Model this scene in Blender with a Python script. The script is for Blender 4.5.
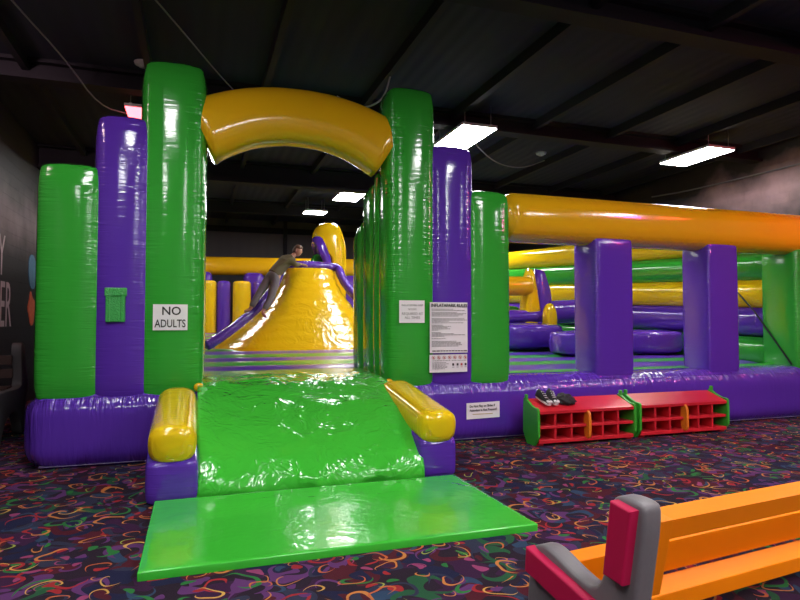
import bpy, bmesh, math, random
from mathutils import Vector, Matrix
from math import sin, cos, pi, radians as R
random.seed(7)
for o in list(bpy.data.objects): bpy.data.objects.remove(o)
sc = bpy.context.scene
COL = sc.collection

# ---------------------------------------------------------------- camera, world, exposure
cd = bpy.data.cameras.new('camera'); cam = bpy.data.objects.new('camera', cd); COL.objects.link(cam)
cd.sensor_width = 36; cd.lens = 36 * 600 / 800.0; cd.clip_start = .05
cam.location = (0, 0, 1.5)
cam.rotation_euler = (R(90 + 2.1), 0, R(-18.7))
sc.camera = cam
sc.view_settings.view_transform = 'Standard'; sc.view_settings.look = 'None'
sc.view_settings.gamma = 1; sc.view_settings.exposure = 1.35
w = bpy.data.worlds.new('world'); sc.world = w; w.use_nodes = True
w.node_tree.nodes['Background'].inputs[0].default_value = (.10, .11, .16, 1)
w.node_tree.nodes['Background'].inputs[1].default_value = .12
LIGHT = 16.5          # brightness of the ceiling panels

# ---------------------------------------------------------------- helpers
def tag(o, label=None, cat=None, group=None, kind=None):
    if label: o['label'] = label
    if cat: o['category'] = cat
    if group: o['group'] = group
    if kind: o['kind'] = kind
    return o
def empty(name, loc, label, cat, group=None, rz=0):
    o = bpy.data.objects.new(name, None); COL.objects.link(o); o.location = loc
    o.rotation_euler = (0, 0, rz); o.empty_display_size = .1
    return tag(o, label, cat, group)
def link(name, me, mats, parent=None, smooth=True, world=True):
    o = bpy.data.objects.new(name, me); COL.objects.link(o)
    for m in (mats if isinstance(mats, (list, tuple)) else [mats]): me.materials.append(m)
    if smooth:
        for p in me.polygons: p.use_smooth = True
    if parent:
        o.parent = parent
        if world:
            mw = Matrix.Translation(parent.location) @ parent.rotation_euler.to_matrix().to_4x4()
            o.matrix_parent_inverse = mw.inverted()
    return o
def fin(bm, name='m'):
    me = bpy.data.meshes.new(name); bmesh.ops.recalc_face_normals(bm, faces=bm.faces); bm.to_mesh(me); bm.free(); return me
def obj(name, bm, mats, parent=None, smooth=True, world=True):
    return link(name, fin(bm, name), mats, parent, smooth, world)
def box(bm, x0, x1, y0, y1, z0, z1, bev=0, mat=0, rot=None, seg=2):
    c = Vector(((x0+x1)/2, (y0+y1)/2, (z0+z1)/2))
    r = bmesh.ops.create_cube(bm, size=1)
    vs = r['verts']
    for v in vs: v.co = Vector((v.co.x*(x1-x0), v.co.y*(y1-y0), v.co.z*(z1-z0)))
    if bev:
        es = list({e for v in vs for e in v.link_edges})
        rr = bmesh.ops.bevel(bm, geom=es, offset=bev, segments=seg, affect='EDGES', profile=.5)
        vs = list({v for f in rr['faces'] for v in f.verts} | {v for v in vs if v.is_valid})
    if rot is not None:
        for v in vs: v.co = rot @ v.co
    for v in vs: v.co += c
    for f in {f for v in vs for f in v.link_faces}: f.material_index = mat
    return vs
def poly(bm, pts, axis, a0, a1, bev=0, mat=0):
    """prism of a 2D outline; axis 'x': pts are (y,z); 'y': (x,z); 'z': (x,y)"""
    def mk(p, a):
        return {'x': (a, p[0], p[1]), 'y': (p[0], a, p[1]), 'z': (p[0], p[1], a)}[axis]
    A = [bm.verts.new(mk(p, a0)) for p in pts]; B = [bm.verts.new(mk(p, a1)) for p in pts]
    n = len(pts); fs = [bm.faces.new(A), bm.faces.new(B[::-1])]
    for i in range(n): fs.append(bm.faces.new((A[i], B[i], B[(i+1) % n], A[(i+1) % n])))
    bmesh.ops.recalc_face_normals(bm, faces=fs)
    for f in fs: f.material_index = mat
    if bev:
        es = list({e for f in fs[:2] for e in f.edges})
        bmesh.ops.bevel(bm, geom=es, offset=bev, segments=3, affect='EDGES', profile=.5)
def chaikin(pts, n=2, closed=True):
    for _ in range(n):
        out = []
        m = len(pts)
        for i in range(m if closed else m-1):
            a, b = Vector(pts[i]), Vector(pts[(i+1) % m])
            out += [tuple(a*.75+b*.25), tuple(a*.25+b*.75)]
        if not closed: out = [pts[0]] + out + [pts[-1]]
        pts = out
    return pts
def puffbox(x0, x1, y0, y1, z0, z1, r=.12, bulge=.03, res=.06, name='p', sag=0.):
    """air filled vinyl box: rounded edges, bulging faces, seam weight in attribute pk"""
    c = Vector(((x0+x1)/2, (y0+y1)/2, (z0+z1)/2)); h = [(x1-x0)/2, (y1-y0)/2, (z1-z0)/2]
    r = min(r, min(h)*.98)
    n = [max(8, min(110, int(2*k/res))) for k in h]
    def par(i, a):
        u = -1+2*i/n[a]; return .55*u+.45*sin(pi/2*u)
    bm = bmesh.new(); lay = bm.verts.layers.float.new('pk'); V = {}
    def vert(i, j, k):
        key = (i, j, k)
        if key in V: return V[key]
        cc = [par(i, 0), par(j, 1), par(k, 2)]
        q = Vector([cc[a]*h[a] for a in range(3)])
        inn = Vector([max(-(h[a]-r), min(h[a]-r, q[a])) for a in range(3)])
        d = (q-inn); d.normalize()
        p = inn+d*r
        wgt = 1.
        for a in range(3): wgt *= (1-(abs(cc[a])**(3.2*max(1, h[a]/.30)))*(1-abs(d[a])))
        bl = bulge
        p = p+d*bl*max(0, wgt)
        v = bm.verts.new(p+c)
        dist = sorted([h[a]*(1-abs(cc[a])) for a in range(3)])[1]
        v[lay] = math.exp(-dist/.10)
        V[key] = v; return v
    for a in range(3):
        b, d_ = [(1, 2), (0, 2), (0, 1)][a]
        for side in (0, n[a]):
            for i in range(n[b]):
                for j in range(n[d_]):
                    f = []
                    for (p_, q_) in ((i, j), (i+1, j), (i+1, j+1), (i, j+1)):
                        idx = [0, 0, 0]; idx[a] = side; idx[b] = p_; idx[d_] = q_; f.append(vert(*idx))
                    bm.faces.new(f)
    return bm
def sweep(path, a, b, e=2.0, up=(0, 0, 1), seg=32, cap=.08, bm=None, ab=None, mat=0):
    """tube of superelliptic section (half widths a sideways, b upwards) with rounded ends"""
    if bm is None: bm = bmesh.new()
    lay = bm.verts.layers.float.get('pk') or bm.verts.layers.float.new('pk')
    pts = [Vector(p) for p in path]; up = Vector(up); N = len(pts)
    T = [(pts[min(i+1, N-1)]-pts[max(i-1, 0)]).normalized() for i in range(N)]
    rings = []
    def ring(p, t, s, i, pk):
        sd = t.cross(up).normalized(); uu = sd.cross(t).normalized()
        A, B = (a, b) if ab is None else ab(i/(N-1))
        vs = []
        for k in range(seg):
            th = 2*pi*k/seg; cx = abs(cos(th))**(2/e)*(1 if cos(th) >= 0 else -1); cy = abs(sin(th))**(2/e)*(1 if sin(th) >= 0 else -1)
            v = bm.verts.new(p+sd*A*s*cx+uu*B*s*cy); v[lay] = pk; vs.append(v)
        rings.append(vs)
    K = 5
    L = 0
    if cap > 0:
        for k in range(K):
            an = pi/2*k/K; m = min(a, b)
            ring(pts[0]-T[0]*cap*(cos(an))+T[0]*cap, T[0], 1-cap/m*(1-sin(an)) if cap < m else max(.02, sin(an)), 0, 1.)
    cum = [0]
    for i in range(1, N): cum.append(cum[-1]+(pts[i]-pts[i-1]).length)
    tot = cum[-1]
    for i in range(N):
        if cap > 0 and (cum[i] < cap or tot-cum[i] < cap): 
            continue
        ring(pts[i], T[i], 1, i, math.exp(-min(cum[i], tot-cum[i])/.12))
    if cap > 0:
        for k in range(K-1, -1, -1):
            an = pi/2*k/K; m = min(a, b)
            ring(pts[-1]+T[-1]*cap*cos(an)-T[-1]*cap, T[-1], 1-cap/m*(1-sin(an)) if cap < m else max(.02, sin(an)), N-1, 1.)
    for i in range(len(rings)-1):
        for k in range(seg):
            f = bm.faces.new((rings[i][k], rings[i][(k+1) % seg], rings[i+1][(k+1) % seg], rings[i+1][k])); f.material_index = mat
    for rg in (rings[0][::-1], rings[-1]):
        f = bm.faces.new(rg); f.material_index = mat
    return bm
def seglist(p0, p1, n=12):
    p0, p1 = Vector(p0), Vector(p1); return [p0.lerp(p1, i/n) for i in range(n+1)]
def wire(path, r=.01, seg=8): return sweep(path, r, r, 2, seg=seg, cap=0) if abs((Vector(path[1])-Vector(path[0])).normalized().z) < .95 else sweep(path, r, r, 2, up=(0, 1, 0), seg=seg, cap=0)
def lathe(prof, c, seg=40, bm=None, mat=0, sx=1, sy=1):
    if bm is None: bm = bmesh.new()
    lay = bm.verts.layers.float.get('pk') or bm.verts.layers.float.new('pk')
    rings = []
    for (r_, z_) in prof:
        if r_ < 1e-5:
            v = bm.verts.new((c[0], c[1], c[2]+z_)); rings.append([v])
        else:
            rings.append([bm.verts.new((c[0]+sx*r_*cos(2*pi*k/seg), c[1]+sy*r_*sin(2*pi*k/seg), c[2]+z_)) for k in range(seg)])
    for A, B in zip(rings, rings[1:]):
        for k in range(seg):
            k2 = (k+1) % seg
            if len(A) == 1: f = bm.faces.new((A[0], B[k2], B[k]))
            elif len(B) == 1: f = bm.faces.new((A[k], A[k2], B[0]))
            else: f = bm.faces.new((A[k], A[k2], B[k2], B[k]))
            f.material_index = mat
    return bm

# ---------------------------------------------------------------- materials
def newmat(name):
    m = bpy.data.materials.new(name); m.use_nodes = True
    nt = m.node_tree; return m, nt, nt.nodes['Principled BSDF']
def plain(name, col, rough=.5, spec=.5, metal=0, noise=.08, scale=12, bump=0.):
    m, nt, b = newmat(name); N = nt.nodes; Lk = nt.links
    b.inputs['Roughness'].default_value = rough; b.inputs['Specular IOR Level'].default_value = spec; b.inputs['Metallic'].default_value = metal
    tc = N.new('ShaderNodeTexCoord'); nz = N.new('ShaderNodeTexNoise'); nz.inputs['Scale'].default_value = scale; nz.inputs['Detail'].default_value = 4
    Lk.new(tc.outputs['Object'], nz.inputs['Vector'])
    mx = N.new('ShaderNodeMix'); mx.data_type = 'RGBA'
    mx.inputs[6].default_value = tuple(c*(1-noise) for c in col)+(1,); mx.inputs[7].default_value = tuple(min(1, c*(1+noise)) for c in col)+(1,)
    Lk.new(nz.outputs['Fac'], mx.inputs[0]); Lk.new(mx.outputs[2], b.inputs['Base Color'])
    if bump:
        bp = N.new('ShaderNodeBump'); bp.inputs['Strength'].default_value = 1; bp.inputs['Distance'].default_value = bump
        Lk.new(nz.outputs['Fac'], bp.inputs['Height']); Lk.new(bp.outputs['Normal'], b.inputs['Normal'])
    return m
def vinyl(name, col, mode='v', rough=.13, big=.008, fine=.012, base=.02):
    m, nt, b = newmat(name); N = nt.nodes; Lk = nt.links
    b.inputs['Base Color'].default_value = (*col, 1); b.inputs['Roughness'].default_value = rough
    b.inputs['Coat Weight'].default_value = .35; b.inputs['Coat Roughness'].default_value = .08
    tc = N.new('ShaderNodeTexCoord'); mp = N.new('ShaderNodeMapping')
    mp.inputs['Scale'].default_value = {'v': (2.5, 2.5, 26), 'h': (16, 2.5, 2.5), 'y': (2.5, 26, 2.5), 'c': (9, 9, 9)}[mode]
    Lk.new(tc.outputs['Object'], mp.inputs[0])
    n1 = N.new('ShaderNodeTexNoise'); n1.inputs['Scale'].default_value = 1; n1.inputs['Detail'].default_value = 2; n1.inputs['Distortion'].default_value = .6
    Lk.new(mp.outputs[0], n1.inputs['Vector'])
    at = N.new('ShaderNodeAttribute'); at.attribute_name = 'pk'
    ad = N.new('ShaderNodeMath'); ad.operation = 'ADD'; ad.inputs[1].default_value = base; Lk.new(at.outputs['Fac'], ad.inputs[0])
    mu = N.new('ShaderNodeMath'); mu.operation = 'MULTIPLY'; Lk.new(n1.outputs['Fac'], mu.inputs[0]); Lk.new(ad.outputs[0], mu.inputs[1])
    b1 = N.new('ShaderNodeBump'); b1.inputs['Distance'].default_value = fine; b1.inputs['Strength'].default_value = 1; Lk.new(mu.outputs[0], b1.inputs['Height'])
    n2 = N.new('ShaderNodeTexNoise'); n2.inputs['Scale'].default_value = 2.2; n2.inputs['Detail'].default_value = 1.5
    Lk.new(tc.outputs['Object'], n2.inputs['Vector'])
    b2 = N.new('ShaderNodeBump'); b2.inputs['Distance'].default_value = big; b2.inputs['Strength'].default_value = 1
    Lk.new(n2.outputs['Fac'], b2.inputs['Height']); Lk.new(b1.outputs['Normal'], b2.inputs['Normal']); Lk.new(b2.outputs['Normal'], b.inputs['Normal']); Lk.new(b2.outputs['Normal'], b.inputs['Coat Normal'])
    return m
def crumple(name, col, sc1=5., d1=.03, sc2=16., d2=.008, rough=.16):
    """slack shiny vinyl with folded facets"""
    m, nt, b = newmat(name); N = nt.nodes; Lk = nt.links
    b.inputs['Base Color'].default_value = (*col, 1); b.inputs['Roughness'].default_value = rough
    b.inputs['Coat Weight'].default_value = .5; b.inputs['Coat Roughness'].default_value = .06
    tc = N.new('ShaderNodeTexCoord')
    nz = N.new('ShaderNodeTexNoise'); nz.inputs['Scale'].default_value = sc1; nz.inputs['Detail'].default_value = 2; nz.inputs['Distortion'].default_value = 1.6
    Lk.new(tc.outputs['Object'], nz.inputs['Vector'])
    rg = N.new('ShaderNodeMath'); rg.operation = 'SUBTRACT'; rg.inputs[1].default_value = .5; Lk.new(nz.outputs['Fac'], rg.inputs[0])
    ab = N.new('ShaderNodeMath'); ab.operation = 'ABSOLUTE'; Lk.new(rg.outputs[0], ab.inputs[0])
    b1 = N.new('ShaderNodeBump'); b1.inputs['Distance'].default_value = d1; b1.inputs['Strength'].default_value = 1; Lk.new(ab.outputs[0], b1.inputs['Height'])
    n2 = N.new('ShaderNodeTexNoise'); n2.inputs['Scale'].default_value = sc2; n2.inputs['Detail'].default_value = 2; n2.inputs['Distortion'].default_value = .8
    Lk.new(tc.outputs['Object'], n2.inputs['Vector'])
    b2 = N.new('ShaderNodeBump'); b2.inputs['Distance'].default_value = d2; b2.inputs['Strength'].default_value = 1
    Lk.new(n2.outputs['Fac'], b2.inputs['Height']); Lk.new(b1.outputs['Normal'], b2.inputs['Normal']); Lk.new(b2.outputs['Normal'], b.inputs['Normal']); Lk.new(b2.outputs['Normal'], b.inputs['Coat Normal'])
    return m
def emit(name, col, s):
    m, nt, b = newmat(name); b.inputs['Base Color'].default_value = (.8, .8, .8, 1)
    b.inputs['Emission Color'].default_value = (*col, 1); b.inputs['Emission Strength'].default_value = s; return m
G = (.034, .37, .034); P = (.098, .030, .40); Yw = (.80, .50, .008)
GV, PV, YV = vinyl('green_vinyl_upright', G, 'v'), vinyl('purple_vinyl_upright', P, 'v'), vinyl('yellow_vinyl_upright', Yw, 'v')
GH, PH, YH = vinyl('green_vinyl_level', G, 'h'), vinyl('purple_vinyl_level', P, 'h', rough=.12, fine=.06, base=0), vinyl('yellow_vinyl_level', (.78, .43, .008), 'h')
GY, PY, YY = vinyl('green_vinyl_deep', G, 'y', base=.3), vinyl('purple_vinyl_deep', P, 'y', base=.3), vinyl('yellow_vinyl_deep', (.88, .58, .008), 'y', base=.3)
FG, FP = vinyl('green_floor_vinyl', G, 'h', rough=.3, fine=.006, big=.004), vinyl('purple_floor_vinyl', P, 'h', rough=.3, fine=.006, big=.004)
PC = vinyl('purple_vinyl_puckered', P, 'c', fine=.02, base=.35)
YC = crumple('yellow_vinyl_slack', (.88, .54, .008), 3.0, .022, 11, .003)
GC = crumple('green_vinyl_slack', (.055, .52, .04), 3.2, .034, 10, .008)
GM = crumple('green_mat_vinyl', (.050, .54, .04), 2.0, .007, 9, .002, .22)
PK = crumple('purple_vinyl_slack', P, 6, .03, 20, .008)
piping = plain('pale_piping', (.35, .25, .6), .3)
paper = plain('white_paper', (.86, .84, .87), .7, .2, noise=.02)
ink = plain('black_ink', (.02, .02, .022), .6); greyink = plain('grey_ink', (.22, .21, .22), .7); redink = plain('red_ink', (.55, .06, .05), .6); oliveink = plain('olive_ink', (.45, .36, .12), .6)
strapm = plain('black_strap', (.012, .012, .015), .6)
white_lamp = emit('lamp_white', (1, .97, .96), LIGHT)
red_lamp = emit('lamp_pink', (1, .07, .09), 3.6)
lamp_frame = plain('lamp_frame_white', (.6, .6, .62), .4)
metal = plain('dull_metal', (.25, .25, .27), .4, metal=.7)
cablem = plain('white_cable', (.42, .42, .45), .5); dimc = plain('grey_cable', (.16, .16, .18), .6)

# carpet --------------------------------------------------------
def carpet():
    m, nt, b = newmat('arcade_carpet'); N = nt.nodes; Lk = nt.links
    b.inputs['Roughness'].default_value = .95; b.inputs['Specular IOR Level'].default_value = .15
    tc = N.new('ShaderNodeTexCoord')
    def M(op, a, bb=None, c=None):
        n = N.new('ShaderNodeMath'); n.operation = op
        for i, v in enumerate((a, bb, c)):
            if v is None: continue
            if isinstance(v, (int, float)): n.inputs[i].default_value = v
            else: Lk.new(v, n.inputs[i])
        return n.outputs[0]
    # wobble so that outlines are hand drawn
    nz = N.new('ShaderNodeTexNoise'); nz.inputs['Scale'].default_value = 3.5; nz.inputs['Detail'].default_value = 1
    Lk.new(tc.outputs['Object'], nz.inputs['Vector'])
    vm = N.new('ShaderNodeVectorMath'); vm.operation = 'MULTIPLY_ADD'; Lk.new(nz.outputs['Color'], vm.inputs[0]); vm.inputs[1].default_value = (.22, .22, 0); Lk.new(tc.outputs['Object'], vm.inputs[2])
    src = vm.outputs[0]
    def cell(scale, off, rnd=.8):
        mp = N.new('ShaderNodeMapping'); mp.inputs['Location'].default_value = (off, off*1.7, 0); mp.inputs['Scale'].default_value = (scale*.98, scale*.98, 0); mp.inputs['Rotation'].default_value = (0, 0, off)
        Lk.new(src, mp.inputs[0])
        v = N.new('ShaderNodeTexVoronoi'); v.voronoi_dimensions = '2D'; v.inputs['Scale'].default_value = 1; v.inputs['Randomness'].default_value = rnd
        Lk.new(mp.outputs[0], v.inputs['Vector'])
        s = N.new('ShaderNodeVectorMath'); s.operation = 'SUBTRACT'; Lk.new(mp.outputs[0], s.inputs[0]); Lk.new(v.outputs['Position'], s.inputs[1])
        se = N.new('ShaderNodeSeparateColor'); Lk.new(v.outputs['Color'], se.inputs[0])
        ro = N.new('ShaderNodeVectorRotate'); ro.rotation_type = 'Z_AXIS'; Lk.new(s.outputs[0], ro.inputs['Vector']); Lk.new(M('MULTIPLY', se.outputs[0], 6.28), ro.inputs['Angle'])
        sp = N.new('ShaderNodeSeparateXYZ'); Lk.new(ro.outputs[0], sp.inputs[0])
        return sp.outputs[0], sp.outputs[1], se
    def hook(scale, off, r0, sp_, wd, rng, dens):
        x, y, se = cell(scale, off)
        ln = M('SQRT', M('ADD', M('MULTIPLY', x, x), M('MULTIPLY', y, y)))
        th = M('ARCTAN2', y, x)
        tgt = M('MULTIPLY_ADD', th, sp_, r0)
        dd = M('ABSOLUTE', M('SUBTRACT', ln, tgt))
        wv = M('MULTIPLY', M('SUBTRACT', 1, M('POWER', M('DIVIDE', M('ABSOLUTE', th), rng), 2)), wd)
        a = M('LESS_THAN', dd, wv); 
        return M('MULTIPLY', a, M('LESS_THAN', se.outputs[1], dens)), se
    def blob(scale, off, a, bb, dens):
        x, y, se = cell(scale, off)
        q = M('ADD', M('POWER', M('DIVIDE', M('ABSOLUTE', x), a), 2), M('POWER', M('DIVIDE', M('ABSOLUTE', M('ADD', y, M('MULTIPLY', M('MULTIPLY', x, x), 1.2))), bb), 2))
        return M('MULTIPLY', M('LESS_THAN', q, 1), M('LESS_THAN', se.outputs[1], dens)), se
    def ramp(fac, cols):
        r = N.new('ShaderNodeValToRGB'); r.color_ramp.interpolation = 'CONSTANT'
        e = r.color_ramp.elements
        while len(e) < len(cols): e.new(.5)
        for i, c in enumerate(cols): e[i].position = i/len(cols); e[i].color = (*c, 1)
        Lk.new(fac, r.inputs[0]); return r.outputs[0]
    cur = None
    def over(mask, col):
        nonlocal cur
        mx = N.new('ShaderNodeMix'); mx.data_type = 'RGBA'; Lk.new(mask, mx.inputs[0])
        if cur is None: mx.inputs[6].default_value = (.022, .012, .024, 1)
        else: Lk.new(cur, mx.inputs[6])
        if isinstance(col, tuple): mx.inputs[7].default_value = (*col, 1)
        else: Lk.new(col, mx.inputs[7])
        cur = mx.outputs[2]
    navy, plum, mar, sl = (.014, .015, .048), (.040, .012, .045), (.075, .010, .020), (.030, .032, .065)
    red, grn, org, teal, vio, pnk = (.32, .022, .028), (.025, .17, .04), (.52, .19, .05), (.028, .055, .11), (.11, .034, .14), (.28, .05, .14)
    k, se = blob(3.2, .3, .55, .3, .9); over(k, ramp(se.outputs[2], [navy, plum, sl, mar]))
    k, se = blob(4.5, 1.9, .45, .2, .8); over(k, ramp(se.outputs[2], [vio, navy, mar, teal, plum]))
    k, se = hook(3.0, 4.4, .30, .05, .10, 2.6, .7); over(k, ramp(se.outputs[2], [mar, vio, sl, (.02, .09, .04)]))
    k, se = hook(4.2, 2.7, .28, .05, .06, 2.3, .7); over(k, ramp(se.outputs[2], [red, teal, grn, vio, sl]))
    k, se = blob(7.5, 3.1, .30, .17, .6); over(k, ramp(se.outputs[2], [red, grn, pnk, vio, teal, mar]))
    k, se = hook(3.4, 7.7, .27, .055, .045, 2.4, .5); over(k, ramp(se.outputs[2], [grn, red, org]))
    k, se = hook(3.9, 9.2, .22, .06, .028, 2.5, .62); over(k, ramp(se.outputs[2], [org, (.60, .33, .08), (.5, .12, .04)]))
    k, se = hook(5.5, 5.2, .2, .05, .03, 2.2, .4); over(k, ramp(se.outputs[2], [org, (.30, .35, .06), pnk]))
    Lk.new(cur, b.inputs['Base Color'])
    fz = N.new('ShaderNodeTexNoise'); fz.inputs['Scale'].default_value = 260; Lk.new(tc.outputs['Object'], fz.inputs['Vector'])
    bp = N.new('ShaderNodeBump'); bp.inputs['Distance'].default_value = .004; Lk.new(fz.outputs['Fac'], bp.inputs['Height']); Lk.new(bp.outputs['Normal'], b.inputs['Normal'])
    return m
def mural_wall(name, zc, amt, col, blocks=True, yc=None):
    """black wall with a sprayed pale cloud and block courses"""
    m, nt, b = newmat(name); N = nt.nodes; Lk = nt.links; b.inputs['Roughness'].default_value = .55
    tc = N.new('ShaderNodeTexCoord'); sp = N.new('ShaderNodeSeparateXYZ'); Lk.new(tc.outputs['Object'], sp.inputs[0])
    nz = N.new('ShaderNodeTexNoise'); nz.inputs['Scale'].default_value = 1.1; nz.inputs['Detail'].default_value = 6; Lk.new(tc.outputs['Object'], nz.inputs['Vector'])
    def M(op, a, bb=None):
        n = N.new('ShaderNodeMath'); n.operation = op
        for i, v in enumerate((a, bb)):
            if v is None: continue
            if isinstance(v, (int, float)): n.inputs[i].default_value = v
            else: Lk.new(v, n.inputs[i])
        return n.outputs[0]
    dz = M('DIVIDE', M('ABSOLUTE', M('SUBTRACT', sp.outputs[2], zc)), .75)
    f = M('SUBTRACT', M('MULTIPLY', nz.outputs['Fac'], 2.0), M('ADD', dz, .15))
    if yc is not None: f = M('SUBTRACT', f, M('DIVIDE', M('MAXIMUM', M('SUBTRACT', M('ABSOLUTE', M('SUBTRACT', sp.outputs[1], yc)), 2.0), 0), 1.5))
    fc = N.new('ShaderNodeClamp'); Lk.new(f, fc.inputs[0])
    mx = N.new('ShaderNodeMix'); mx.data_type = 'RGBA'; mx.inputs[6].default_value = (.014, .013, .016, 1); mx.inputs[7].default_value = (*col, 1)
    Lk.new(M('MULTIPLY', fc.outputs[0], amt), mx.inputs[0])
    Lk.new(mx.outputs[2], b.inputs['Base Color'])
    if blocks:
        mp = N.new('ShaderNodeMapping'); mp.inputs['Rotation'].default_value = (0, R(90), R(90)); Lk.new(tc.outputs['Object'], mp.inputs[0])
        cb = N.new('ShaderNodeCombineXYZ'); Lk.new(sp.outputs[1], cb.inputs[0]); Lk.new(sp.outputs[2], cb.inputs[1])
        br = N.new('ShaderNodeTexBrick'); br.inputs['Scale'].default_value = 1; br.inputs['Brick Width'].default_value = .4; br.inputs['Row Height'].default_value = .2; br.inputs['Mortar Size'].default_value = .008
        Lk.new(cb.outputs[0], br.inputs['Vector'])
        bp = N.new('ShaderNodeBump'); bp.inputs['Distance'].default_value = .006; bp.invert = True
        Lk.new(br.outputs['Fac'], bp.inputs['Height']); Lk.new(bp.outputs['Normal'], b.inputs['Normal'])
    return m
def ribbed(name, col, per, axis, rough=.5):
    m, nt, b = newmat(name); N = nt.nodes; Lk = nt.links; b.inputs['Base Color'].default_value = (*col, 1); b.inputs['Roughness'].default_value = rough
    tc = N.new('ShaderNodeTexCoord'); wv = N.new('ShaderNodeTexWave'); wv.bands_direction = axis; wv.inputs['Scale'].default_value = per; wv.inputs['Distortion'].default_value = 0
    Lk.new(tc.outputs['Object'], wv.inputs['Vector']); bp = N.new('ShaderNodeBump'); bp.inputs['Distance'].default_value = .006; b.inputs['Specular IOR Level'].default_value = .15
    Lk.new(wv.outputs['Fac'], bp.inputs['Height']); Lk.new(bp.outputs['Normal'], b.inputs['Normal']); return m

# ---------------------------------------------------------------- the room
X0, X1, Y0, Y1, H = -3.0, 10.7, -4.0, 21.0, 5.0
def struct(name, bm, m, smooth=False):
    o = obj(name, bm, m, smooth=smooth); o['kind'] = 'structure'; return o
bm = bmesh.new(); box(bm, X0-.1, X1+.1, Y0-.1, Y1+.1, -.1, 0); struct('floor', bm, carpet())
deck = ribbed('ceiling_deck', (.024, .027, .044), 1.6, 'X', .8)  # deck colour lifted a little to carry the lens-flare glow
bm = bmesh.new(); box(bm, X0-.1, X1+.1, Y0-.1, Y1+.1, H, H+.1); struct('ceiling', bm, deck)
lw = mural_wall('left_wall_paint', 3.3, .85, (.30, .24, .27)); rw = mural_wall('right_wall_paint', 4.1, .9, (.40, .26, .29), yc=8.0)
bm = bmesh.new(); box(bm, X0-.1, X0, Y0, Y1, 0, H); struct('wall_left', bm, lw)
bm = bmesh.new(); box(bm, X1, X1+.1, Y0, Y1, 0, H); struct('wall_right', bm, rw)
backm = ribbed('back_wall_metal', (.060, .060, .064), 1.0, 'X', .45)
bm = bmesh.new(); box(bm, X0-.1, X1+.1, Y1, Y1+.1, 0, H); struct('wall_back', bm, backm)
bm = bmesh.new(); box(bm, X0-.1, X1+.1, Y0-.1, Y0, 0, H); struct('wall_front', bm, plain('front_wall_grey', (.16, .16, .17), .7))
steel = plain('roof_steel', (.009, .009, .013), .7, .2); steel2 = plain('joist_steel', (.013, .013, .018), .7, .2)
n = 1
for (y, z0, th) in ((1.0, 4.72, .25), (5.2, 4.72, .25), (8.95, 4.72, .25), (13.3, 4.52, .3), (17.6, 4.62, .25)):   # girders across
    bm = bmesh.new(); box(bm, X0, X1, y, y+th, z0, z0+.05); box(bm, X0, X1, y+th/2-.02, y+th/2+.02, z0, H); box(bm, X0, X1, y, y+th, H-.05, H)
    struct('trim_%d' % n, bm, steel); n += 1
for i in range(9):                                                # joists in depth
    x = -2.2+1.55*i
    bm = bmesh.new(); box(bm, x-.04, x+.04, Y0, Y1, H-.15, H); struct('trim_%d' % n, bm, steel2); n += 1
bm = bmesh.new(); box(bm, 2.82, 2.94, Y1-.12, Y1, 0, H, .01); struct('trim_%d' % n, bm, steel2); n += 1
bm = bmesh.new(); box(bm, X0, X1, Y1-.06, Y1, 4.55, 4.75, .01); struct('trim_%d' % n, bm, steel); n += 1

# ---------------------------------------------------------------- ceiling lights
def ceiling_light(x, y, label, m=white_lamp, z=4.6, dim=(.62, 1.2)):
    t = empty('ceiling_light', (x, y, z), label, 'ceiling light', 'flat panel lights hung from the ceiling')
    a, b_ = dim[0]/2, dim[1]/2
    bm = bmesh.new(); box(bm, x-a, x+a, y-b_, y+b_, z+.012, z+.06, .008); obj('lamp_housing', bm, lamp_frame, t, False); hs = t.children[0] if t.children else t
    bm = bmesh.new(); box(bm, x-a+.012, x+a-.012, y-b_+.012, y+b_-.012, z, z+.014); obj('diffuser', bm, m, t, False)
    for sx in (-1, 1):
        for sy in (-1, 1):
            bm = wire([(x+sx*(a-.08), y+sy*(b_-.08), z+.06), (x+sx*(a-.08), y+sy*(b_-.08), H)], .006); obj('hanging_wire', bm, metal, t)
            bm = bmesh.new(); box(bm, x+sx*(a-.08)-.02, x+sx*(a-.08)+.02, y+sy*(b_-.08)-.02, y+sy*(b_-.08)+.02, z+.06, z+.09, .004); obj('clip', bm, lamp_frame, hs, False)
    return t
ceiling_light(4.24, 9.14, 'square bright white ceiling panel light just above the tall purple pillar')
ceiling_light(8.88, 8.83, 'long bright white ceiling panel light at right above the yellow beam')
ceiling_light(3.55, 14.35, 'white ceiling panel light seen through the arch beside the green pillar')
ceiling_light(3.15, 16.85, 'small distant white ceiling panel light highest above the climbing mound', dim=(.62, .5))
ceiling_light(-.72, 9.95, 'pink red glowing ceiling panel light above the left purple pillar', red_lamp, 4.6)
for (x, y, s) in ((-.6, 4.0, 'left'), (4.2, 3.4, 'middle'), (8.7, 3.2, 'right')):
    ceiling_light(x, y, 'white ceiling panel light in front of the inflatable, %s one of the row' % s)
for (x, y, s) in ((-1.6, .2, 'left'), (1.6, -.4, 'second'), (4.9, -.4, 'third'), (8.4, .2, 'right')):
    ceiling_light(x, y, 'white ceiling panel light behind the bench area, %s one of four' % s)
for (x, y, s) in ((1.6, -2.6, 'left'), (5.2, -2.6, 'right')):
    ceiling_light(x, y, 'white ceiling panel light at the far front wall, %s one' % s)
ceiling_light(-.6, 15.0, 'added white ceiling panel light, out of view, brightening the rear left of the inflatable')  # extra panel hidden by the left pillars, added to brighten the interior
ceiling_light(3.85, 11.2, 'added white ceiling panel light, out of view, brightening the climbing mound')  # added fill panel kept out of the arch view, lights the mound
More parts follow.
